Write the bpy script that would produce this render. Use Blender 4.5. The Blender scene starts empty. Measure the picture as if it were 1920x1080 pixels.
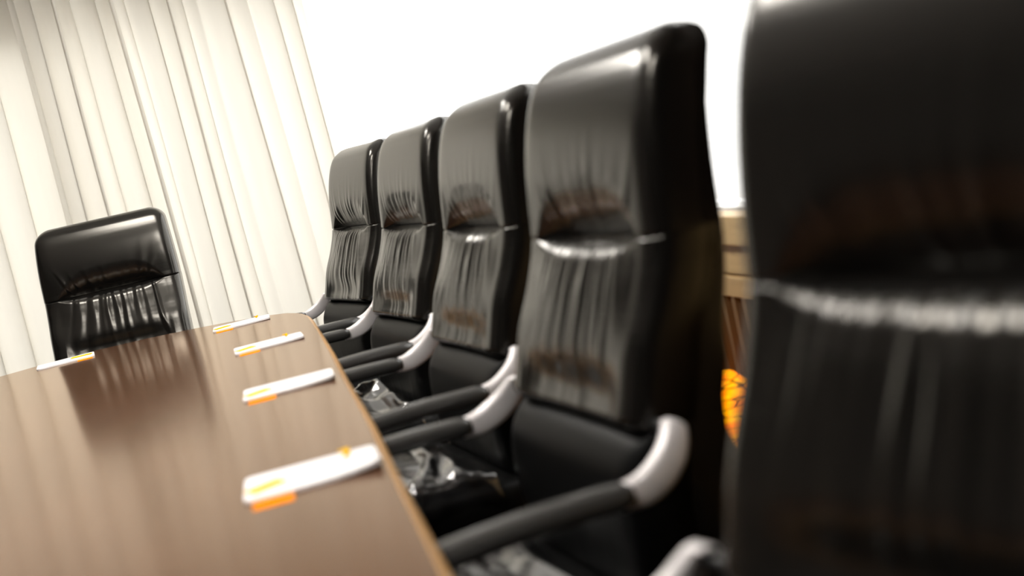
import bpy, bmesh, math, random
from mathutils import Vector, Matrix
SC = bpy.context.scene
C = SC.collection
PI = math.pi
random.seed(7)

# ---------------------------------------------------------------- camera
F_PX = 2258.6
cam_data = bpy.data.cameras.new('camera')
cam_data.sensor_width = 36.0
cam_data.lens = F_PX / 1920.0 * 36.0
cam_data.clip_start = 0.05
cam = bpy.data.objects.new('camera', cam_data)
C.objects.link(cam)
_f = Vector((0.2280543, 0.96666998, -0.11636316))
_r = Vector((0.94302821, -0.24903559, -0.22063334))
_u = Vector((0.24225819, 0.05941736, 0.9683907))
cam.matrix_world = Matrix(((_r.x, _u.x, -_f.x, 0.0), (_r.y, _u.y, -_f.y, 0.0), (_r.z, _u.z, -_f.z, 1.16525), (0, 0, 0, 1)))
cam_data.dof.use_dof = True
cam_data.dof.focus_distance = 4.9
cam_data.dof.aperture_fstop = 2.0
SC.camera = cam

# ---------------------------------------------------------------- daylight and exposure
world = bpy.data.worlds.new('overcast_sky')
SC.world = world
world.use_nodes = True
bg = world.node_tree.nodes['Background']
bg.inputs[0].default_value = (1.0, 0.985, 0.95, 1)
bg.inputs[1].default_value = 2.4
SC.view_settings.view_transform = 'Standard'
SC.view_settings.look = 'None'
SC.view_settings.gamma = 1.0
SC.view_settings.use_curve_mapping = False
SC.view_settings.exposure = 0.45


def portal(name, loc, rot, sx, sy):
    l = bpy.data.lights.new(name, 'AREA')
    l.shape = 'RECTANGLE'
    l.size, l.size_y = sx, sy
    l.cycles.is_portal = True
    o = bpy.data.objects.new(name, l)
    o.location = loc
    o.rotation_euler = rot
    C.objects.link(o)
    return o


# ---------------------------------------------------------------- materials
def mat(name, col, rough=0.5, metal=0.0, coat=0.0, spec=0.5, bump=None, noise=None, ior=1.5):
    m = bpy.data.materials.new(name)
    m.use_nodes = True
    nt = m.node_tree
    b = nt.nodes['Principled BSDF']
    b.inputs['Base Color'].default_value = (*col, 1)
    b.inputs['Roughness'].default_value = rough
    b.inputs['Metallic'].default_value = metal
    b.inputs['Coat Weight'].default_value = coat
    b.inputs['Specular IOR Level'].default_value = spec
    b.inputs['IOR'].default_value = ior
    if noise:                                   # (scale, colour b, stretch)
        tc = nt.nodes.new('ShaderNodeTexCoord')
        mp = nt.nodes.new('ShaderNodeMapping')
        mp.inputs['Scale'].default_value = noise[2]
        nz = nt.nodes.new('ShaderNodeTexNoise')
        nz.inputs['Scale'].default_value = noise[0]
        nz.inputs['Detail'].default_value = 5
        rp = nt.nodes.new('ShaderNodeValToRGB')
        rp.color_ramp.elements[0].position = 0.35
        rp.color_ramp.elements[1].position = 0.65
        rp.color_ramp.elements[0].color = (*col, 1)
        rp.color_ramp.elements[1].color = (*noise[1], 1)
        nt.links.new(tc.outputs['Object'], mp.inputs[0])
        nt.links.new(mp.outputs[0], nz.inputs['Vector'])
        nt.links.new(nz.outputs[0], rp.inputs[0])
        nt.links.new(rp.outputs[0], b.inputs['Base Color'])
    if bump:                                    # (scale, strength, distance)
        tc = nt.nodes.new('ShaderNodeTexCoord')
        nz = nt.nodes.new('ShaderNodeTexNoise')
        nz.inputs['Scale'].default_value = bump[0]
        nz.inputs['Detail'].default_value = 4
        bp = nt.nodes.new('ShaderNodeBump')
        bp.inputs['Strength'].default_value = bump[1]
        bp.inputs['Distance'].default_value = bump[2]
        nt.links.new(tc.outputs['Object'], nz.inputs['Vector'])
        nt.links.new(nz.outputs[0], bp.inputs['Height'])
        nt.links.new(bp.outputs[0], b.inputs['Normal'])
    return m


M_LEATHER = mat('black_leather', (0.005, 0.0047, 0.0043), 0.22, spec=0.40, coat=0.40, bump=(160, 0.12, 0.001))
M_LEATHER.node_tree.nodes['Principled BSDF'].inputs['Specular Tint'].default_value = (1.0, 0.93, 0.80, 1)
M_LEATHER.node_tree.nodes['Principled BSDF'].inputs['Coat Roughness'].default_value = 0.20
M_SEAT = mat('matt_shaded_black_leather', (0.003, 0.003, 0.003), 0.42, spec=0.12, bump=(160, 0.12, 0.001))  # chair leather made darker and duller, painting in the shade around the seat
M_PAD = mat('black_arm_padding', (0.045, 0.044, 0.042), 0.20, spec=0.8)
M_ALU = mat('silver_lacquered_aluminium', (0.86, 0.82, 0.82), 0.42, metal=0.25)
M_PLASTIC = mat('black_plastic', (0.012, 0.012, 0.012), 0.4)


def table_mat():
    """Dark stained veneer under an amber-tinted gloss lacquer."""
    m = bpy.data.materials.new('dark_walnut_veneer')
    m.use_nodes = True
    nt = m.node_tree
    nt.nodes.clear()
    out = nt.nodes.new('ShaderNodeOutputMaterial')
    d = nt.nodes.new('ShaderNodeBsdfDiffuse')
    g = nt.nodes.new('ShaderNodeBsdfGlossy')
    g.inputs['Color'].default_value = (1.0, 0.87, 0.74, 1)
    g.inputs['Roughness'].default_value = 0.14
    fr = nt.nodes.new('ShaderNodeFresnel')
    fr.inputs[0].default_value = 1.52
    x = nt.nodes.new('ShaderNodeMixShader')
    tc = nt.nodes.new('ShaderNodeTexCoord')
    mp = nt.nodes.new('ShaderNodeMapping')
    mp.inputs['Scale'].default_value = (4.0, 0.6, 1.0)
    nz = nt.nodes.new('ShaderNodeTexNoise')
    nz.inputs['Scale'].default_value = 3.0
    nz.inputs['Detail'].default_value = 5
    rp = nt.nodes.new('ShaderNodeValToRGB')
    rp.color_ramp.elements[0].position = 0.3
    rp.color_ramp.elements[1].position = 0.7
    rp.color_ramp.elements[0].color = (0.085, 0.036, 0.017, 1)
    rp.color_ramp.elements[1].color = (0.110, 0.050, 0.026, 1)
    nt.links.new(tc.outputs['Object'], mp.inputs[0])
    nt.links.new(mp.outputs[0], nz.inputs['Vector'])
    nt.links.new(nz.outputs[0], rp.inputs[0])
    nt.links.new(rp.outputs[0], d.inputs[0])
    nt.links.new(fr.outputs[0], x.inputs[0])
    nt.links.new(d.outputs[0], x.inputs[1])
    nt.links.new(g.outputs[0], x.inputs[2])
    nt.links.new(x.outputs[0], out.inputs[0])
    return m


M_TABLE = table_mat()
M_EDGE = mat('oak_edge_band', (0.50, 0.27, 0.09), 0.35)
M_PAPER = mat('white_paper', (0.90, 0.89, 0.90), 0.6)
M_ORANGE = mat('yellow_orange_card', (0.95, 0.54, 0.0), 0.7, spec=0.0)
M_AMBER = mat('orange_film', (0.95, 0.27, 0.0), 0.7, spec=0.0)
M_WALL = mat('white_wall_paint', (0.86, 0.85, 0.82), 0.8)
M_PANEL = mat('added_dark_panelling', (0.045, 0.026, 0.014), 0.5, noise=(3, (0.03, 0.017, 0.010), (1, 1, 8)))  # panelling added on unseen walls so the chair sides reflect dark
M_CEIL = mat('white_ceiling_paint', (0.88, 0.87, 0.85), 0.9)
M_FLOOR = mat('dark_carpet', (0.012, 0.010, 0.009), 0.95, spec=0.1, noise=(60, (0.02, 0.016, 0.014), (1, 1, 1)))
M_FRAME = mat('white_window_frame', (0.90, 0.89, 0.87), 0.5)
M_WOOD = mat('tan_oak', (0.60, 0.42, 0.20), 0.45, noise=(4, (0.50, 0.34, 0.16), (1, 1, 12)))
M_SLAT = mat('brown_oak_slat', (0.20, 0.115, 0.045), 0.5)
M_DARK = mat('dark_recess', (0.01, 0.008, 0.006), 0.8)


def curtain_mat(name, col, transl=0.5):
    m = bpy.data.materials.new(name)
    m.use_nodes = True
    nt = m.node_tree
    nt.nodes.clear()
    out = nt.nodes.new('ShaderNodeOutputMaterial')
    d = nt.nodes.new('ShaderNodeBsdfDiffuse')
    t = nt.nodes.new('ShaderNodeBsdfTranslucent')
    x = nt.nodes.new('ShaderNodeMixShader')
    tc = nt.nodes.new('ShaderNodeTexCoord')
    nz = nt.nodes.new('ShaderNodeTexNoise')
    mp = nt.nodes.new('ShaderNodeMapping')
    mp.inputs['Scale'].default_value = (14, 14, 2.0)
    nz.inputs['Scale'].default_value = 2.0
    nz.inputs['Detail'].default_value = 6
    rp = nt.nodes.new('ShaderNodeValToRGB')
    rp.color_ramp.elements[0].color = (*[c * 0.93 for c in col], 1)
    rp.color_ramp.elements[1].color = (*col, 1)
    nt.links.new(tc.outputs['Object'], mp.inputs[0])
    nt.links.new(mp.outputs[0], nz.inputs['Vector'])
    nt.links.new(nz.outputs[0], rp.inputs[0])
    nt.links.new(rp.outputs[0], d.inputs[0])
    nt.links.new(rp.outputs[0], t.inputs[0])
    x.inputs[0].default_value = transl
    nt.links.new(d.outputs[0], x.inputs[1])
    nt.links.new(t.outputs[0], x.inputs[2])
    nt.links.new(x.outputs[0], out.inputs[0])
    return m


M_CURTAIN = curtain_mat('cream_sheer', (0.80, 0.77, 0.70), 0.30)


def clear_mat(name, tint, gloss_scale, rough, diff=0.0):
    m = bpy.data.materials.new(name)
    m.use_nodes = True
    nt = m.node_tree
    nt.nodes.clear()
    out = nt.nodes.new('ShaderNodeOutputMaterial')
    t = nt.nodes.new('ShaderNodeBsdfTransparent')
    t.inputs[0].default_value = (*tint, 1)
    g = nt.nodes.new('ShaderNodeBsdfGlossy')
    g.inputs['Roughness'].default_value = rough
    fr = nt.nodes.new('ShaderNodeFresnel')
    fr.inputs[0].default_value = 1.5
    mu = nt.nodes.new('ShaderNodeMath')
    mu.operation = 'MULTIPLY_ADD'
    mu.use_clamp = True
    mu.inputs[1].default_value = gloss_scale
    mu.inputs[2].default_value = diff
    x = nt.nodes.new('ShaderNodeMixShader')
    nt.links.new(fr.outputs[0], mu.inputs[0])
    nt.links.new(mu.outputs[0], x.inputs[0])
    nt.links.new(t.outputs[0], x.inputs[1])
    nt.links.new(g.outputs[0], x.inputs[2])
    nt.links.new(x.outputs[0], out.inputs[0])
    return m


M_GLASS = clear_mat('window_glass', (0.98, 0.98, 0.98), 0.3, 0.0)
M_WRAP = clear_mat('clear_plastic_film', (0.94, 0.94, 0.96), 2.6, 0.16, 0.09)


def emit_mat(name, col, strength):
    m = bpy.data.materials.new(name)
    m.use_nodes = True
    b = m.node_tree.nodes['Principled BSDF']
    b.inputs['Base Color'].default_value = (*col, 1)
    b.inputs['Emission Color'].default_value = (*col, 1)
    b.inputs['Emission Strength'].default_value = strength
    return m


M_LAMP = emit_mat('added_lamp_diffuser', (1.0, 0.96, 0.9), 25.0)  # emission of the added ceiling panels, raised to brighten the room


# ---------------------------------------------------------------- mesh helpers
def obj(name, bm, material, parent=None, smooth=True):
    bmesh.ops.recalc_face_normals(bm, faces=bm.faces)
    me = bpy.data.meshes.new(name)
    bm.to_mesh(me)
    bm.free()
    if smooth:
        for p in me.polygons:
            p.use_smooth = True
    me.materials.append(material)
    o = bpy.data.objects.new(name, me)
    C.objects.link(o)
    if parent:
        o.parent = parent
    return o


def bevel(bm, w, seg=2):
    bmesh.ops.bevel(bm, geom=[e for e in bm.edges], offset=w, segments=seg, profile=0.5, affect='EDGES')


def add_box(bm, x0, x1, y0, y1, z0, z1):
    vs = [bm.verts.new((x, y, z)) for x in (x0, x1) for y in (y0, y1) for z in (z0, z1)]
    for q in ((0, 1, 3, 2), (4, 6, 7, 5), (0, 4, 5, 1), (2, 3, 7, 6), (0, 2, 6, 4), (1, 5, 7, 3)):
        bm.faces.new([vs[i] for i in q])


def box_bm(x0, x1, y0, y1, z0, z1, bw=0.0, seg=2):
    bm = bmesh.new()
    add_box(bm, x0, x1, y0, y1, z0, z1)
    if bw:
        bevel(bm, bw, seg)
    return bm


def add_loft(bm, rings, caps=True, closed=True):
    R = [[bm.verts.new(p) for p in r] for r in rings]
    n = len(R[0])
    for a, b in zip(R[:-1], R[1:]):
        for i in range(n if closed else n - 1):
            j = (i + 1) % n
            bm.faces.new((a[i], a[j], b[j], b[i]))
    if caps:
        bm.faces.new(R[0][::-1])
        bm.faces.new(R[-1])
    return R


def add_lathe(bm, prof, n=24, c=(0, 0, 0)):
    rings = [[(c[0] + r * math.cos(2 * PI * i / n), c[1] + r * math.sin(2 * PI * i / n), c[2] + z) for i in range(n)] for r, z in prof]
    add_loft(bm, rings)


def add_sweep(bm, path, sect, e=0.55):
    """path: list of (x, z) in the chair's side plane; sect(s) -> (half thickness in plane, y centre, half width in y)."""
    rings = []
    n = len(path)
    for i, (x, z) in enumerate(path):
        a = path[max(i - 1, 0)]
        b = path[min(i + 1, n - 1)]
        tx, tz = b[0] - a[0], b[1] - a[1]
        L = math.hypot(tx, tz)
        nx, nz = -tz / L, tx / L
        h, yc, w = sect(i / (n - 1))
        ring = []
        for k in range(16):
            t = 2 * PI * k / 16
            ct, st = math.cos(t), math.sin(t)
            a_ = math.copysign(abs(ct) ** e, ct) * h
            b_ = math.copysign(abs(st) ** e, st) * w
            ring.append((x + nx * a_, yc + b_, z + nz * a_))
        rings.append(ring)
    add_loft(bm, rings)


def smoothpath(pts, n):
    """Catmull-Rom through points."""
    P = [Vector(p) for p in pts]
    P = [P[0] * 2 - P[1]] + P + [P[-1] * 2 - P[-2]]
    out = []
    segs = len(P) - 3
    for i in range(n):
        t = i / (n - 1) * segs
        k = min(int(t), segs - 1)
        t -= k
        a, b, c, d = P[k:k + 4]
        out.append(tuple(0.5 * ((2 * b) + (c - a) * t + (2 * a - 5 * b + 4 * c - d) * t * t + (3 * b - a - 3 * c + d) * t ** 3)))
    return out


def tag(o, label, cat, group=None):
    o['label'] = label
    o['category'] = cat
    if group:
        o['group'] = group
    return o


def thing(name, loc=(0, 0, 0), rz=0.0):
    o = bpy.data.objects.new(name, None)
    o.empty_display_size = 0.1
    o.location = loc
    o.rotation_euler = (0, 0, rz)
    C.objects.link(o)
    return o


def struct(o, label=None):
    o['kind'] = 'structure'
    return o


def copy_tree(o, parent=None):
    c = o.copy()
    C.objects.link(c)
    if parent:
        c.parent = parent
    for ch in list(o.children):
        copy_tree(ch, c)
    return c


# ---------------------------------------------------------------- the room
CEIL = 2.72
XR, XL, YE, YB = 1.30, -3.2, 6.25, -2.6
W_SILL, W_HEAD = 0.86, 2.5          # right-hand window
E_SILL, E_HEAD, E_LEFT = 0.30, 2.14, -2.9   # end window, glazed to the corner

struct(obj('floor', box_bm(XL - .2, XR + .2, YB - .2, YE + .2, -0.1, 0.0), M_FLOOR, smooth=False))
struct(obj('ceiling', box_bm(XL - .2, XR + .2, YB - .2, YE + .2, CEIL, CEIL + 0.1), M_CEIL, smooth=False))
struct(obj('wall_left', box_bm(XL - .15, XL, YB - .15, YE + .15, 0, CEIL), M_PANEL, smooth=False))
struct(obj('wall_back', box_bm(XL, XR + .15, YB - .15, YB, 0, CEIL), M_PANEL, smooth=False))
bm = bmesh.new()
add_box(bm, XR, XR + .15, YB, YE + .15, 0, W_SILL)
add_box(bm, XR, XR + .15, YB, YE + .15, W_HEAD, CEIL)
add_box(bm, XR, XR + .15, YB, 2.3, W_SILL, W_HEAD)  # unseen closed stretch, keeps window reflections off the chair sides
struct(obj('wall_right', bm, M_PANEL, smooth=False))
bm = bmesh.new()
add_box(bm, XL, XR, YE, YE + .15, 0, E_SILL)
add_box(bm, XL, XR, YE, YE + .15, E_HEAD, CEIL)
add_box(bm, XL, E_LEFT, YE, YE + .15, E_SILL, E_HEAD)
struct(obj('wall_end', bm, M_WALL, smooth=False))

# windows: frame (part) + pane
w = struct(obj('window_1', box_bm(XR + .06, XR + .072, 2.34, YE + .06, W_SILL + .03, W_HEAD - .03), M_GLASS, smooth=False))
bm = bmesh.new()
add_box(bm, XR + .03, XR + .10, 2.30, YE + .06, W_SILL, W_SILL + .012)
add_box(bm, XR + .03, XR + .10, 2.30, YE + .06, W_HEAD - .035, W_HEAD)
add_box(bm, XR + .03, XR + .10, 2.30, 2.34, W_SILL + .035, W_HEAD - .035)
obj('window_frame', bm, M_FRAME, w, smooth=False)
w = struct(obj('window_2', box_bm(E_LEFT + .04, XR + .058, YE + .06, YE + .072, E_SILL + .03, E_HEAD - .03), M_GLASS, smooth=False))
bm = bmesh.new()
add_box(bm, E_LEFT, XR + .06, YE + .03, YE + .10, E_SILL, E_SILL + .035)
add_box(bm, E_LEFT, XR + .06, YE + .03, YE + .10, E_HEAD - .035, E_HEAD)
add_box(bm, E_LEFT, E_LEFT + .04, YE + .03, YE + .10, E_SILL + .035, E_HEAD - .035)
obj('window_frame', bm, M_FRAME, w, smooth=False)

portal('window_portal_right', (XR + .14, (2.3 + YE) / 2, (W_SILL + W_HEAD) / 2), (0, PI / 2, 0), W_HEAD - W_SILL, YE - 2.3)
portal('window_portal_end', ((E_LEFT + XR) / 2, YE + .14, (E_SILL + E_HEAD) / 2), (-PI / 2, 0, 0), XR - E_LEFT, E_HEAD - E_SILL)

# wooden cover under the right-hand window
rc = thing('radiator_cover', (XR, 3.4, 0))
tag(rc, 'tan wooden slatted radiator cover under the right-hand window behind the chairs', 'radiator cover')
y0, y1 = -5.95, 2.4
obj('top_board', box_bm(-.07, -.002, y0, y1, .795, .871, .004), M_WOOD, rc, False)
obj('apron', box_bm(-.045, -.002, y0, y1, .715, .794), M_WOOD, rc, False)
obj('rail', box_bm(-.06, -.002, y0, y1, .655, .708, .003), M_WOOD, rc, False)
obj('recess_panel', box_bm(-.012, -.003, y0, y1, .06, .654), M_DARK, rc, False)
obj('plinth', box_bm(-.06, -.002, y0, y1, 0, .059), M_WOOD, rc, False)
bm = bmesh.new()
yy = y0 + .02
while yy < y1 - .02:
    add_box(bm, -.055, -.013, yy, yy + .022, .0595, .6545)
    yy += .062
obj('slat_grille', bm, M_SLAT, rc, False)

# ---------------------------------------------------------------- curtains
def curtain(name, xs0, xs1, yc, amp, seed, spread, nfold, zb=0.015, zt=2.66, flat=0.0):
    rnd = random.Random(seed)
    nx, nz = int(nfold * 24), 40
    # irregular fold widths
    wd = [rnd.uniform(.55, 1.5) for _ in range(nfold)]
    am = [rnd.uniform(.35, 1.2) for _ in range(nfold)]
    sk = [rnd.uniform(-.35, .35) for _ in range(nfold)]
    tot = sum(wd)
    cum = [0]
    for q in wd:
        cum.append(cum[-1] + q / tot)
    bm = bmesh.new()
    rows = []
    for j in range(nz + 1):
        z = zt + (zb - zt) * j / nz
        dn = j / nz
        row = []
        for i in range(nx + 1):
            u = i / nx
            k = min(nfold - 1, max(0, next((q for q in range(nfold) if cum[q + 1] >= u - 1e-9), nfold - 1)))
            t = (u - cum[k]) / (cum[k + 1] - cum[k])
            tw = t + sk[k] * math.sin(PI * t) * .5
            ph = 2 * PI * tw
            yo = -amp * (1.25 - .6 * u) * am[k] * (1 - math.cos(ph)) * .5 * (0.75 + .35 * dn)
            yo += .012 * math.sin(u * 9 + dn * 2.2 + seed) + .007 * math.sin(u * nfold * 5.3 + 1.5 * math.sin(u * 11 + seed) + dn * 1.2) * (1.1 - .6 * u)
            x = xs0 + (xs1 - xs0) * u + .022 * am[k] * math.sin(ph) * (1 - flat)
            x += spread * u * (dn - .3) + .006 * math.sin(dn * 5 + u * 14)
            row.append(bm.verts.new((x, yc + yo, z)))
        rows.append(row)
    for a, b in zip(rows[:-1], rows[1:]):
        for i in range(nx):
            bm.faces.new((a[i], a[i + 1], b[i + 1], b[i]))
    return obj(name, bm, M_CURTAIN)


c1 = curtain('curtain', -0.62, 0.725, 6.08, .05, 3, .10, 15)
tag(c1, 'wide cream sheer curtain in soft folds, its free edge beside the bright bare window', 'curtain', 'sheer curtains on the end wall')
c2 = curtain('curtain', -3.1, -0.55, 6.165, .055, 11, .0, 20)
tag(c2, 'cream curtain with shadowed folds at the left edge of the photo', 'curtain', 'sheer curtains on the end wall')
bm = bmesh.new()
add_loft(bm, [[(x, 6.12 + .012 * math.cos(2 * PI * k / 12), 2.69 + .012 * math.sin(2 * PI * k / 12)) for k in range(12)] for x in (-3.15, 1.1)])
tag(obj('curtain_rail', bm, M_ALU), 'thin metal curtain rail along the end wall above the sheer curtains', 'curtain rail')

# ---------------------------------------------------------------- ceiling lights, added out of view to brighten the room
for i, (lx, ly) in enumerate(((-0.5, 0.6), (-0.5, 2.4), (-0.5, 4.2))):
    t = thing('added_ceiling_light', (lx, ly, CEIL))
    fb = bmesh.new()
    for q in ((-.32, -.30, -.32, .32), (.30, .32, -.32, .32), (-.30, .30, -.32, -.30), (-.30, .30, .30, .32)):
        add_box(fb, q[0], q[1], q[2], q[3], -.03, -.001)
    obj('frame', fb, M_FRAME, t, False)
    obj('diffuser', box_bm(-.30, .30, -.30, .30, -.022, -.001), M_LAMP, t, False)
    tag(t, ('added square flush ceiling light over the near end of the table', 'added square flush ceiling light over the middle of the table',
            'added square flush ceiling light over the far end of the table')[i], 'ceiling light', 'added ceiling lights over the table')

# ---------------------------------------------------------------- the conference table
TOP = 0.75
half = [(.105, -.3), (.130, .6), (.153, 1.19), (.175, 1.69), (.195, 2.07), (.214, 2.62), (.233, 3.05), (.250, 3.55), (.263, 4.0), (.264, 4.15), (.25, 4.30),
        (.213, 4.42), (.14, 4.52), (0, 4.64), (-.15, 4.735), (-.32, 4.805), (-.5, 4.835)]
XC = -.5
outline = half + [(2 * XC - x, y) for x, y in half[-2::-1]]
near = [(2 * XC - .06, -.5), (XC - .3, -.62), (XC + .3, -.62), (.06, -.5)]
outline = outline + near


def offset_poly(P, d):
    out = []
    n = len(P)
    for i in range(n):
        a, b, c = Vector(P[i - 1]), Vector(P[i]), Vector(P[(i + 1) % n])
        n1 = Vector(((b - a).y, -(b - a).x)).normalized()
        n2 = Vector(((c - b).y, -(c - b).x)).normalized()
        m = (n1 + n2).normalized()
        out.append(b - m * (d / max(.3, m.dot(n1))))
    return out


def poly_ring(d, z):
    return [(p.x, p.y, z) for p in offset_poly(outline, d)]


tb = thing('conference_table', (0, 0, 0))
tag(tb, 'long polished dark walnut conference table with rounded far corner', 'table')
bm = bmesh.new()
add_loft(bm, [poly_ring(.012, .714), poly_ring(.0035, .7145), poly_ring(.0105, TOP - .0022), poly_ring(.0112, TOP - .0004), poly_ring(.0118, TOP)])
top = obj('tabletop', bm, M_TABLE, tb, False)
bm = bmesh.new()
R = [poly_ring(.0034, .7143), poly_ring(-.001, .716), poly_ring(-.0025, .728), poly_ring(-.001, TOP - .009), poly_ring(.0030, TOP - .0040), poly_ring(.0104, TOP - .0022)]
add_loft(bm, R, caps=False)
obj('edge_band', bm, M_EDGE, tb, True)
for yy in (.4, 3.6):
    obj('pedestal', box_bm(XC - .30, XC + .30, yy - .06, yy + .06, .05, .7139, .01), M_TABLE, tb, False)
    obj('foot', box_bm(XC - .42, XC + .42, yy - .09, yy + .09, 0, .0499, .012), M_TABLE, tb, False)
obj('modesty_beam', box_bm(XC - .03, XC + .03, .4605, 3.5395, .45, .60, .004), M_TABLE, tb, False)

# ---------------------------------------------------------------- the leather chairs
PROF = [(.40, -.10), (.50, -.118), (.60, -.124), (.66, -.118), (.707, -.108), (.769, -.083), (.853, -.058), (.893, -.034), (.95, -.010), (.986, .004), (1.04, .010), (1.084, .016),
        (1.14, .027), (1.2, .042), (1.25, .062), (1.285, .088), (1.32, .120)]


def prof(z):
    for (z0, x0), (z1, x1) in zip(PROF[:-1], PROF[1:]):
        if z <= z1:
            t = (z - z0) / (z1 - z0)
            return x0 + (x1 - x0) * t
    return PROF[-1][1]


def prof_s(z):                                  # smoothed
    return sum(prof(z + d) * w for d, w in ((-.03, .15), (-.015, .22), (0, .26), (.015, .22), (.03, .15)))


HW, TOPZ, SEAM, CREASE = .244, 1.287, .995, .728
CR = .055                                       # corner radius of the top corners


def halfw(z):
    base = HW - .014 * max(0, (z - 1.0) / .29) ** 2
    if z > TOPZ - CR:
        q = min(1, (z - (TOPZ - CR)) / CR)
        base -= CR * (1 - math.sqrt(max(0, 1 - q * q * .985)))
    if z < .66:
        base -= .02 * (.66 - z) / .2
    return base


def sgnpow(v, e):
    return math.copysign(abs(v) ** e, v)


def cushion(z0, z1, T, kind, seed, nu=150, nv=90):
    """Padded panel between heights z0 and z1: rolled edges, a gathered seam and pleats."""
    rnd = random.Random(seed)
    npl = {'lower': 12, 'upper': 9, 'base': 5}[kind]
    pl = []
    for i in range(npl):
        u0 = (-.62 + 1.24 * (i + .5) / npl) + rnd.uniform(-.04, .04)
        pl.append((u0, rnd.uniform(.4, 1.0) * (1 - .35 * abs(u0)), rnd.uniform(.35, .95) if kind == 'lower' else rnd.uniform(.14, .34),
                   rnd.uniform(.020, .046), rnd.uniform(-.8, .8), rnd.uniform(0, 6)))
    bm = bmesh.new()
    F = []
    for j in range(nv + 1):
        s = j / nv
        s = .5 - .5 * math.cos(PI * s)            # denser at both rolled ends
        z = z0 + (z1 - z0) * s
        hw = halfw(z)
        row = []
        for i in range(nu + 1):
            q = -1 + 2 * i / nu
            u = math.sin(q * PI / 2) * .35 + q * .65
            au = abs(u)
            # side roll
            e_u = (max(0, 1 - au ** 20)) ** .5
            mid = max(0, 1 - (au / .78) ** 4)       # the gathered middle of the seam
            H = z1 - z0
            dt = (z1 - z) / H                       # 0 at the top of this cushion
            db = (z - z0) / H
            if kind == 'lower':
                Lt, Lb = .022 + .11 * mid, .10
                e_t = 1.0
                if dt < Lt: e_t = math.sqrt(max(0, 1 - (1 - dt / Lt) ** 2))
                e_t += (1 - e_t) * .86 * (1 - mid)
                if db < Lb: e_t *= math.sqrt(max(0, 1 - (1 - db / Lb) ** 2))
                full = 1 + .16 * math.exp(-((dt - .26) / .2) ** 2) * mid - .30 * math.exp(-((db - .16) / .16) ** 2) * mid
            elif kind == 'upper':
                Lb = .022 + .35 * mid
                Lt = .12
                e_t = 1.0
                if db < Lb: e_t = max(0, 1 - (1 - db / Lb) ** 2) ** (.5 + .42 * mid)
                e_t += (1 - e_t) * .86 * (1 - mid)
                if dt < Lt: e_t *= math.sqrt(max(0, 1 - (1 - dt / Lt) ** 2)) * .9 + .1
                full = 1.0 + .05 * math.exp(-((db - .5) / .25) ** 2)
            else:
                Lt, Lb = .3, .1
                e_t = 1.0
                if dt < Lt: e_t = math.sqrt(max(0, 1 - (1 - dt / Lt) ** 2))
                if db < Lb: e_t *= math.sqrt(max(0, 1 - (1 - db / Lb) ** 2))
                full = 1.0
            h = T * e_u * e_t * full
            # pleats
            tt = dt if kind == 'lower' else db
            env = min(1, e_t * 1.2) * min(1, e_u)
            for (u0, a, tau, sg, ben, ph) in pl:
                uu = u0 * (1 + (.28 if kind == 'lower' else .75) * tt) + ben * .05 * tt + .012 * math.sin(tt * 7 + ph)
                sgm = sg * (1 + 1.3 * tt)
                d = (u - uu) / sgm
                if abs(d) < 3.2:
                    g = math.exp(-d * d) - .45 * math.exp(-((d - 1.1) ** 2) * 1.6)
                    h += .0052 * a * g * math.exp(-(tt / tau) ** 2) * env * (1 if kind != 'base' else .35)
            x = prof_s(z) + T + .002 - h
            row.append((x, u * hw, z))
        F.append(row)
    V = [[bm.verts.new(p) for p in r] for r in F]
    for a, b in zip(V[:-1], V[1:]):
        for i in range(nu):
            bm.faces.new((a[i], a[i + 1], b[i + 1], b[i]))
    # close the back of the cushion
    loop = [V[0][i] for i in range(nu + 1)] + [V[j][nu] for j in range(1, nv + 1)] + [V[nv][i] for i in range(nu - 1, -1, -1)] + [V[j][0] for j in range(nv - 1, 0, -1)]
    back = []
    for v in loop:
        dp = .062
        if kind == 'upper' and v.co.z > TOPZ - .06:
            q = (v.co.z - (TOPZ - .06)) / .06
            dp = .010 + .052 * math.sqrt(max(0, 1 - q * q))
        back.append(bm.verts.new((min(prof_s(v.co.z), .080) + T + dp, v.co.y * .996, v.co.z)))
    n = len(loop)
    for i in range(n):
        j = (i + 1) % n
        bm.faces.new((loop[i], back[i], back[j], loop[j]))
    bm.faces.new(back)
    return bm


def shell_bm():
    """Outer body of the back: rounded slab following the profile."""
    bm = bmesh.new()
    rings = []
    RT = .075
    zs = [.38 + (TOPZ - RT - .38) * i / 34 for i in range(35)] + [TOPZ - RT + (RT - .002) * math.sin(PI / 2 * i / 16) for i in range(1, 17)]
    for z in zs:
        hw = halfw(z) - .003
        xf = min(prof_s(z), .066) + .062
        th = .050 + .014 * min(1, max(0, (1.2 - z) / .2)) + .047 * min(1, max(0, (1.0 - z) / .2)) + .042 * min(1, max(0, (.75 - z) / .15))
        if z > TOPZ - RT:
            q = (z - (TOPZ - RT)) / RT
            th = (th + .012) * math.sqrt(max(.01, 1 - q * q)) - .012 * (1 - q)
            th = max(th, .006)
            hw -= .004 * q
        xc, a = xf + th / 2, th / 2
        ring = []
        for k in range(64):
            t = 2 * PI * k / 64
            ring.append((xc + sgnpow(math.cos(t), .38 if math.cos(t) > 0 else .2) * a, sgnpow(math.sin(t), .25) * hw, z))
        rings.append(ring)
    add_loft(bm, rings)
    return bm


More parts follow.
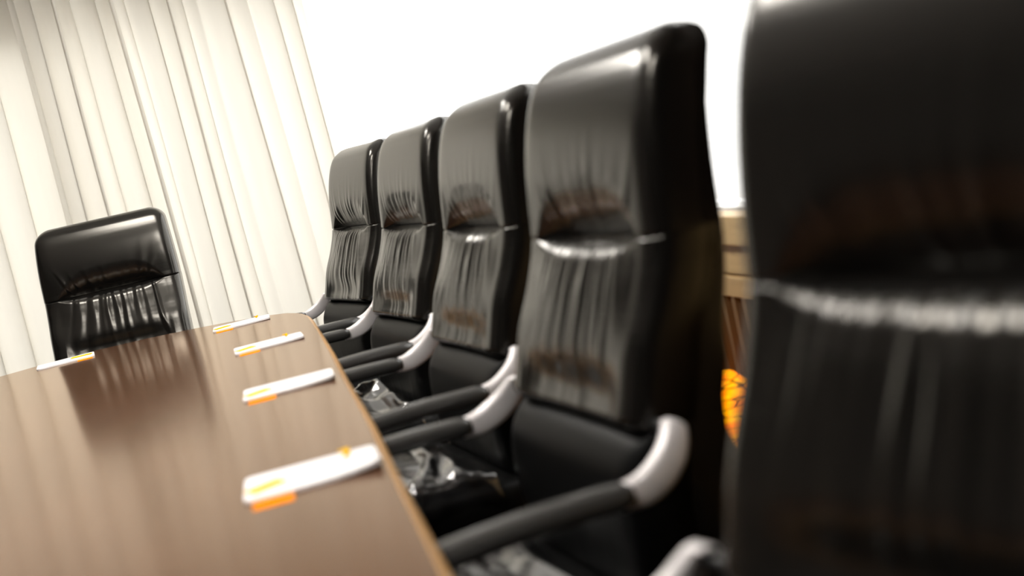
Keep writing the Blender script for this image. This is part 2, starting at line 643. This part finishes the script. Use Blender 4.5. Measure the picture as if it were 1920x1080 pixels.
def seat_bm(nx=60, ny=60):
    """Padded seat cushion: superellipse slab with a crowned top."""
    x0, x1, hw = -.60, -.05, .272
    zt, zb = .475, .365
    bm = bmesh.new()
    rings = []
    cx, ax = (x0 + x1) / 2, (x1 - x0) / 2
    for (s, z) in [(.90, zb), (.97, zb + .008), (1, zb + .03), (1, zt - .035), (.985, zt - .016), (.95, zt - .004), (.88, zt + .004), (.7, zt + .012), (.45, zt + .016), (.2, zt + .017), (.02, zt + .017)]:
        rings.append([(cx + sgnpow(math.cos(t), .35) * ax * s, sgnpow(math.sin(t), .35) * hw * s, z + .02 * max(0, -math.cos(t)) * 0) for t in [2 * PI * k / 72 for k in range(72)]])
    add_loft(bm, rings)
    return bm


def make_chair(seed):
    t = thing('leather_chair')
    obj('backrest', shell_bm(), M_LEATHER, t)
    obj('headrest_cushion', cushion(SEAM, TOPZ, .040, 'upper', seed), M_LEATHER, t)
    obj('lumbar_cushion', cushion(CREASE, SEAM - .001, .046, 'lower', seed + 1), M_LEATHER, t)
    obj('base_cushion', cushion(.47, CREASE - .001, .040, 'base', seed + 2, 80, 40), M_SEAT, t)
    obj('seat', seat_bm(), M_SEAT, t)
    for s in (-1, 1):
        yc = s * .326
        # rear bracket: aluminium blade curving up from the arm pad to the side of the back
        bm = bmesh.new()
        path = smoothpath([(-.165, .683), (-.130, .685), (-.100, .696), (-.074, .714), (-.057, .736), (-.049, .754)], 26)
        add_sweep(bm, path, lambda q, yc=yc: ((.0175 + .006 * math.sin(PI * min(1, q * 1.15))) * (1 if q < .9 else math.sqrt(max(.05, 1 - ((q - .9) / .1) ** 2))), yc - s * .034 * max(0, (q - .25) / .75) ** 1.5, .014))
        br = obj('arm_bracket', bm, M_ALU, t)
        bm = bmesh.new()
        ring = lambda yy, r_: [(-.054 + r_ * math.cos(2 * PI * k / 14), yy, .742 + r_ * math.sin(2 * PI * k / 14)) for k in range(14)]
        add_loft(bm, [ring(s * .295, .008), ring(s * .225, .008)])
        obj('pivot_pin', bm, M_PLASTIC, br)
        # arm pad
        bm = bmesh.new()
        path = [(-.150 - .33 * i / 24, .686 + .006 * math.sin(PI * i / 24) - .004 * (i / 24)) for i in range(25)]
        def psec(q, yc=yc):
            k = 1.0
            if q < .08: k = .80 + .20 * math.sqrt(q / .08)
            if q > .93: k = .45 + .55 * math.sqrt(max(0, 1 - ((q - .93) / .07) ** 2))
            return (.0185 * k, yc, .026 * k)
        add_sweep(bm, path, psec, .85)
        obj('arm_pad', bm, M_PAD, t)
        # front bracket down to the seat frame
        bm = bmesh.new()
        path = smoothpath([(-.44, .672), (-.475, .655), (-.475, .60), (-.44, .50), (-.40, .42), (-.36, .36)], 20)
        add_sweep(bm, path, lambda q, yc=yc: (.015, yc - s * .036 * max(0, q - .5) / .5, .015))
        obj('arm_support', bm, M_PLASTIC, t)
    obj('seat_frame', box_bm(-.50, -.10, -.282, .282, .335, .364, .008), M_PLASTIC, t, False)
    bm = bmesh.new()
    add_lathe(bm, [(.045, .09), (.045, .19), (.028, .20), (.028, .33), (.05, .3349)], 20, (-.30, 0, 0))
    obj('gas_column', bm, M_PLASTIC, t)
    for k in range(5):
        a = 2 * PI * k / 5 + .3
        d = Vector((math.cos(a), math.sin(a), 0))
        n = Vector((-d.y, d.x, 0))
        o = Vector((-.30, 0, 0))
        bm = bmesh.new()
        rings = []
        for q in range(6):
            f = q / 5
            c = o + d * (.04 + .24 * f) + Vector((0, 0, .115 - .035 * f))
            wd, hh = .026 - .010 * f, .020 - .008 * f
            rings.append([tuple(c + n * wd + Vector((0, 0, hh))), tuple(c - n * wd + Vector((0, 0, hh))), tuple(c - n * wd - Vector((0, 0, hh))), tuple(c + n * wd - Vector((0, 0, hh)))])
        add_loft(bm, rings)
        lg = obj('base_leg', bm, M_PLASTIC, t, False)
        bm = bmesh.new()
        c = o + d * .27
        rr = lambda off, r_: [tuple(c + n * off + d * (r_ * math.cos(2 * PI * m / 18)) + Vector((0, 0, .032 + r_ * math.sin(2 * PI * m / 18)))) for m in range(18)]
        add_loft(bm, [rr(-.022, .026), rr(-.019, .032), rr(-.004, .032), rr(-.002, .022), rr(.002, .022), rr(.004, .032), rr(.019, .032), rr(.022, .026)])
        obj('caster', bm, M_PLASTIC, lg)
    return t


GROUP = 'black leather high-back chairs around the table'
row = [((.505, .785), .28, 'nearest black leather high-back chair, large and blurred at the right edge'),
       ((.552, 1.817), .115, 'second black leather high-back chair from the camera, its whole black side in view'),
       ((.570, 2.708), .110, 'black leather high-back chair third from the camera in the row along the table'),
       ((.553, 3.597), .153, 'black leather high-back chair fourth from the camera, before the farthest of the row'),
       ((.502, 4.502), .213, 'farthest black leather high-back chair of the row, by the rounded table corner')]
proto = make_chair(21)
chairs = []
for i, ((x, y), rz, lab) in enumerate(row):
    o = proto if i == 0 else copy_tree(proto)
    o.location = (x, y, 0)
    o.rotation_euler = (0, 0, rz)
    tag(o, lab, 'chair', GROUP)
    chairs.append(o)
hc = make_chair(58)
hc.location = (-.426, 5.19, 0)
hc.rotation_euler = (0, 0, PI / 2 - .10)
hc.scale = (1, 1.14, 1)
tag(hc, 'black leather chair alone at the far head of the table before the curtain', 'chair', GROUP)
for ch in hc.children:                           # its seat is set a little lower than the others
    if ch.name.split('.')[0] in ('backrest', 'headrest_cushion', 'lumbar_cushion', 'base_cushion', 'seat', 'arm_bracket', 'arm_pad', 'arm_support', 'seat_frame'):
        ch.location.z = -.045

# ---------------------------------------------------------------- clear plastic covers on the seats
def wrap(loc, rz, sx, sy, seed, lift, label, edge=.276):
    rnd = random.Random(seed)
    n = 90
    ks = [(rnd.uniform(-1, 1), rnd.uniform(-1, 1), rnd.gauss(.5, .7), rnd.uniform(.06, .30), rnd.uniform(.3, 1)) for _ in range(22)]
    bm = bmesh.new()
    V = []
    for j in range(n + 1):
        r_ = []
        for i in range(n + 1):
            u, v = -1 + 2 * i / n, -1 + 2 * j / n
            h = .010 + lift * max(0, 1 - u * u) * max(0, 1 - v * v)
            for (a, b, th, sg, am) in ks:
                d = ((u - a) * math.cos(th) + (v - b) * math.sin(th))
                l = (-(u - a) * math.sin(th) + (v - b) * math.cos(th))
                h += .10 * sg * am * max(0, 1 - abs(d) / sg) * math.exp(-(l / .8) ** 2)
            ed = max(abs(u), abs(v))
            h *= 1 - .7 * max(0, ed - .75) / .25
            x = u * sx * (1 + .05 * math.sin(v * 5 + seed))
            y = v * sy * (1 + .05 * math.sin(u * 4 + seed)) + OFFY
            z = h
            lim = edge + .004
            if y < -lim:                          # hangs over the near side of the seat
                e = -lim - y
                y, z = -lim - .15 * h - .25 * e, h * .5 - .8 * e
            r_.append(bm.verts.new((x, y, z)))
        V.append(r_)
    for a, b in zip(V[:-1], V[1:]):
        for i in range(n):
            bm.faces.new((a[i], a[i + 1], b[i + 1], b[i]))
    o = obj('plastic_cover', bm, M_WRAP)
    o.location = loc
    o.rotation_euler = (0, 0, rz)
    tag(o, label, 'plastic cover', 'clear plastic covers on the seats')
    return o


OFFY = -.05


def on_seat(ch, lx, ly, z=.474):
    a = ch.rotation_euler[2]
    x, y = ch.location[0], ch.location[1]
    return (x + lx * math.cos(a) - ly * math.sin(a), y + lx * math.sin(a) + ly * math.cos(a), z)


for k_, sd, lf, lb in ((1, 4, .03, 'crumpled clear plastic cover on the seat nearest the bottom edge of the photo'),
                       (2, 9, .035, 'large crumpled clear plastic cover on the seat beside the nearest notepad'),
                       (3, 15, .025, 'small glimpse of crumpled clear plastic cover between the arms farther along the row')):
    wrap(on_seat(chairs[k_], -.335, 0, .4945), chairs[k_].rotation_euler[2], .19, .275, sd, lf, lb)

# ---------------------------------------------------------------- notepads
def notepad(x, y, rz, lab, clip, L=.203, Wd=.148, tabside=-1, warp=.0):
    t = thing('notepad', (x, y, TOP), rz)
    tag(t, lab, 'notepad', 'white notepads on the table')
    bm = bmesh.new()
    nx, ny = 24, 10
    rings = []
    def hgt(u, v):
        return warp * max(0, u) ** 2 * max(0, -v)
    T, B = [], []
    for j in range(ny + 1):
        rt, rb = [], []
        for i in range(nx + 1):
            u, v = -1 + 2 * i / nx, -1 + 2 * j / ny
            px, py = u * L / 2, v * Wd / 2
            # rounded corners
            cr = .012
            ax_, ay_ = abs(px) - (L / 2 - cr), abs(py) - (Wd / 2 - cr)
            if ax_ > 0 and ay_ > 0 and math.hypot(ax_, ay_) > cr:
                k = cr / math.hypot(ax_, ay_)
                px = math.copysign(L / 2 - cr + ax_ * k, px)
                py = math.copysign(Wd / 2 - cr + ay_ * k, py)
            rt.append(bm.verts.new((px, py, .0055 + hgt(u, v))))
            rb.append(bm.verts.new((px, py, .0005 + hgt(u, v) * .8)))
        T.append(rt)
        B.append(rb)
    for j in range(ny):
        for i in range(nx):
            bm.faces.new((T[j][i], T[j][i + 1], T[j + 1][i + 1], T[j + 1][i]))
            bm.faces.new((B[j][i], B[j + 1][i], B[j + 1][i + 1], B[j][i + 1]))
    edge = [(0, i) for i in range(nx)] + [(j, nx) for j in range(ny)] + [(ny, i) for i in range(nx, 0, -1)] + [(j, 0) for j in range(ny, 0, -1)]
    for a, b in zip(edge, edge[1:] + edge[:1]):
        bm.faces.new((T[a[0]][a[1]], B[a[0]][a[1]], B[b[0]][b[1]], T[b[0]][b[1]]))
    obj('paper_block', bm, M_PAPER, t, False)
    # orange strip on the sheet and a broader orange flag sticking out under the near edge
    s = tabside
    def strip(x0, y0, x1, y1, wd, z0, z1):
        b = bmesh.new()
        d = Vector((x1 - x0, y1 - y0, 0)).normalized()
        n_ = Vector((-d.y, d.x, 0)) * wd / 2
        P = [Vector((x0, y0, 0)) - n_, Vector((x1, y1, 0)) - n_, Vector((x1, y1, 0)) + n_, Vector((x0, y0, 0)) + n_]
        lo = [b.verts.new((p.x, p.y, z0)) for p in P]
        hi = [b.verts.new((p.x, p.y, z1)) for p in P]
        b.faces.new(lo[::-1]); b.faces.new(hi)
        for i in range(4):
            b.faces.new((lo[i], lo[(i + 1) % 4], hi[(i + 1) % 4], hi[i]))
        return b
    if s < 0:
        so = obj('orange_strip', strip(-L * .46, -Wd * .22, -L * .22, -Wd * .02, .030, .0056, .0075), M_ORANGE, t, False)
        fo = obj('orange_flag', strip(-L * .44, -Wd * .60, -L * .15, -Wd * .60, .058, .0001, .0005), M_AMBER, t, False)
    else:
        so = obj('orange_strip', strip(L * .10, Wd * .10, L * .46, Wd * .02, .036, .0056, .0075), M_ORANGE, t, False)
        fo = obj('orange_flag', strip(L * .20, -Wd * .60, L * .46, -Wd * .60, .058, .0001, .0005), M_AMBER, t, False)
    if clip:
        bm = bmesh.new()
        pts = smoothpath([(L * .27, Wd * .22, .0085), (L * .285, Wd * .36, .0095), (L * .29, Wd * .52, .0090), (L * .265, Wd * .535, .0075), (L * .235, Wd * .50, .0085)], 18)
        rings = []
        for i, p in enumerate(pts):
            a, b = Vector(pts[max(0, i - 1)]), Vector(pts[min(17, i + 1)])
            d = (b - a).normalized()
            n1 = d.cross(Vector((0, 0, 1))).normalized()
            rings.append([tuple(Vector(p) + n1 * (clip * math.cos(2 * PI * k / 8)) + Vector((0, 0, 1)) * (.002 * math.sin(2 * PI * k / 8))) for k in range(8)])
        add_loft(bm, rings)
        obj('orange_loop', bm, M_ORANGE, t)
    return t


notepad(.062, 1.799, -.048, 'nearest white notepad with orange strip, flag and loop near the table edge', .0045, warp=.010)
notepad(.091, 2.708, -.051, 'white notepad with orange strip, second from the camera along the table edge', 0, warp=.006)
notepad(.094, 3.594, -.005, 'white notepad with orange strip, third from the camera along the table edge', .003, warp=.003)
notepad(.040, 4.42, -.031, 'farthest white notepad of the row, by the rounded table corner', .003, warp=.002)
notepad(-.60, 4.66, .10, 'white notepad with orange strip in front of the chair at the head of the table', 0, tabside=1)

# ---------------------------------------------------------------- unidentified amber object behind the chairs, its glow added
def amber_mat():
    m = bpy.data.materials.new('crackled_amber_glow')
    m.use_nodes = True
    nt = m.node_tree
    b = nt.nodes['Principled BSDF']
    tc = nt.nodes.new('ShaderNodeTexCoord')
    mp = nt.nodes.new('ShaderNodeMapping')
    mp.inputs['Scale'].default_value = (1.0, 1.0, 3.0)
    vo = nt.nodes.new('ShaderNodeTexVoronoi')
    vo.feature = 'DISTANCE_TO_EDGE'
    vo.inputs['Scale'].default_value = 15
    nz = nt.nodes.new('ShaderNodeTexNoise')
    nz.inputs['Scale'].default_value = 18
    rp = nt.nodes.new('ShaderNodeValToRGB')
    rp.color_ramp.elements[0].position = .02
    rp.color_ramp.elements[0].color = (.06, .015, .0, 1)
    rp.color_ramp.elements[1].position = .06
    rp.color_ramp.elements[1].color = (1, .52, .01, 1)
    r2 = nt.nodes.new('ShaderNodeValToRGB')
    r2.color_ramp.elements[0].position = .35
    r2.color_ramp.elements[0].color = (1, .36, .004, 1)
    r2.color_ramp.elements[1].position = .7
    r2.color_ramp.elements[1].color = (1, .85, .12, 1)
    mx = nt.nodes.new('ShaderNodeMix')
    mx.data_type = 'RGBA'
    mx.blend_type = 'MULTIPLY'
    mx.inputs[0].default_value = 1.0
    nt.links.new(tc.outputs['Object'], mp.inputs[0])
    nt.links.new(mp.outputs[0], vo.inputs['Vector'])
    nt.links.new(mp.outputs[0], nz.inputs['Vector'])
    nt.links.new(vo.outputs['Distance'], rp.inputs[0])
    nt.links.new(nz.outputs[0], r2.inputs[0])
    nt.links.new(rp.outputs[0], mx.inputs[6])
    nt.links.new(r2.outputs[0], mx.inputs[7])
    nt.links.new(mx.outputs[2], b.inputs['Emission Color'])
    b.inputs['Emission Strength'].default_value = 1.35  # emission added to make the amber body bright; not a known lamp
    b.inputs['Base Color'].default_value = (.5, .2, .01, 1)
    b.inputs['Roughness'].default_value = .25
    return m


ln = thing('amber_object', (1.10, 2.76, 0))
tag(ln, 'unidentified amber crackled object with an added glow, low in the gap behind the two nearest chairs', 'amber_object')
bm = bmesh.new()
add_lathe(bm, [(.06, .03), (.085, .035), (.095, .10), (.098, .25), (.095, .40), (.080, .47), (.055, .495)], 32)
obj('amber_body', bm, amber_mat(), ln)
bm = bmesh.new()
add_lathe(bm, [(.09, 0), (.09, .02), (.07, .0299)], 32)
obj('base', bm, M_PLASTIC, ln)
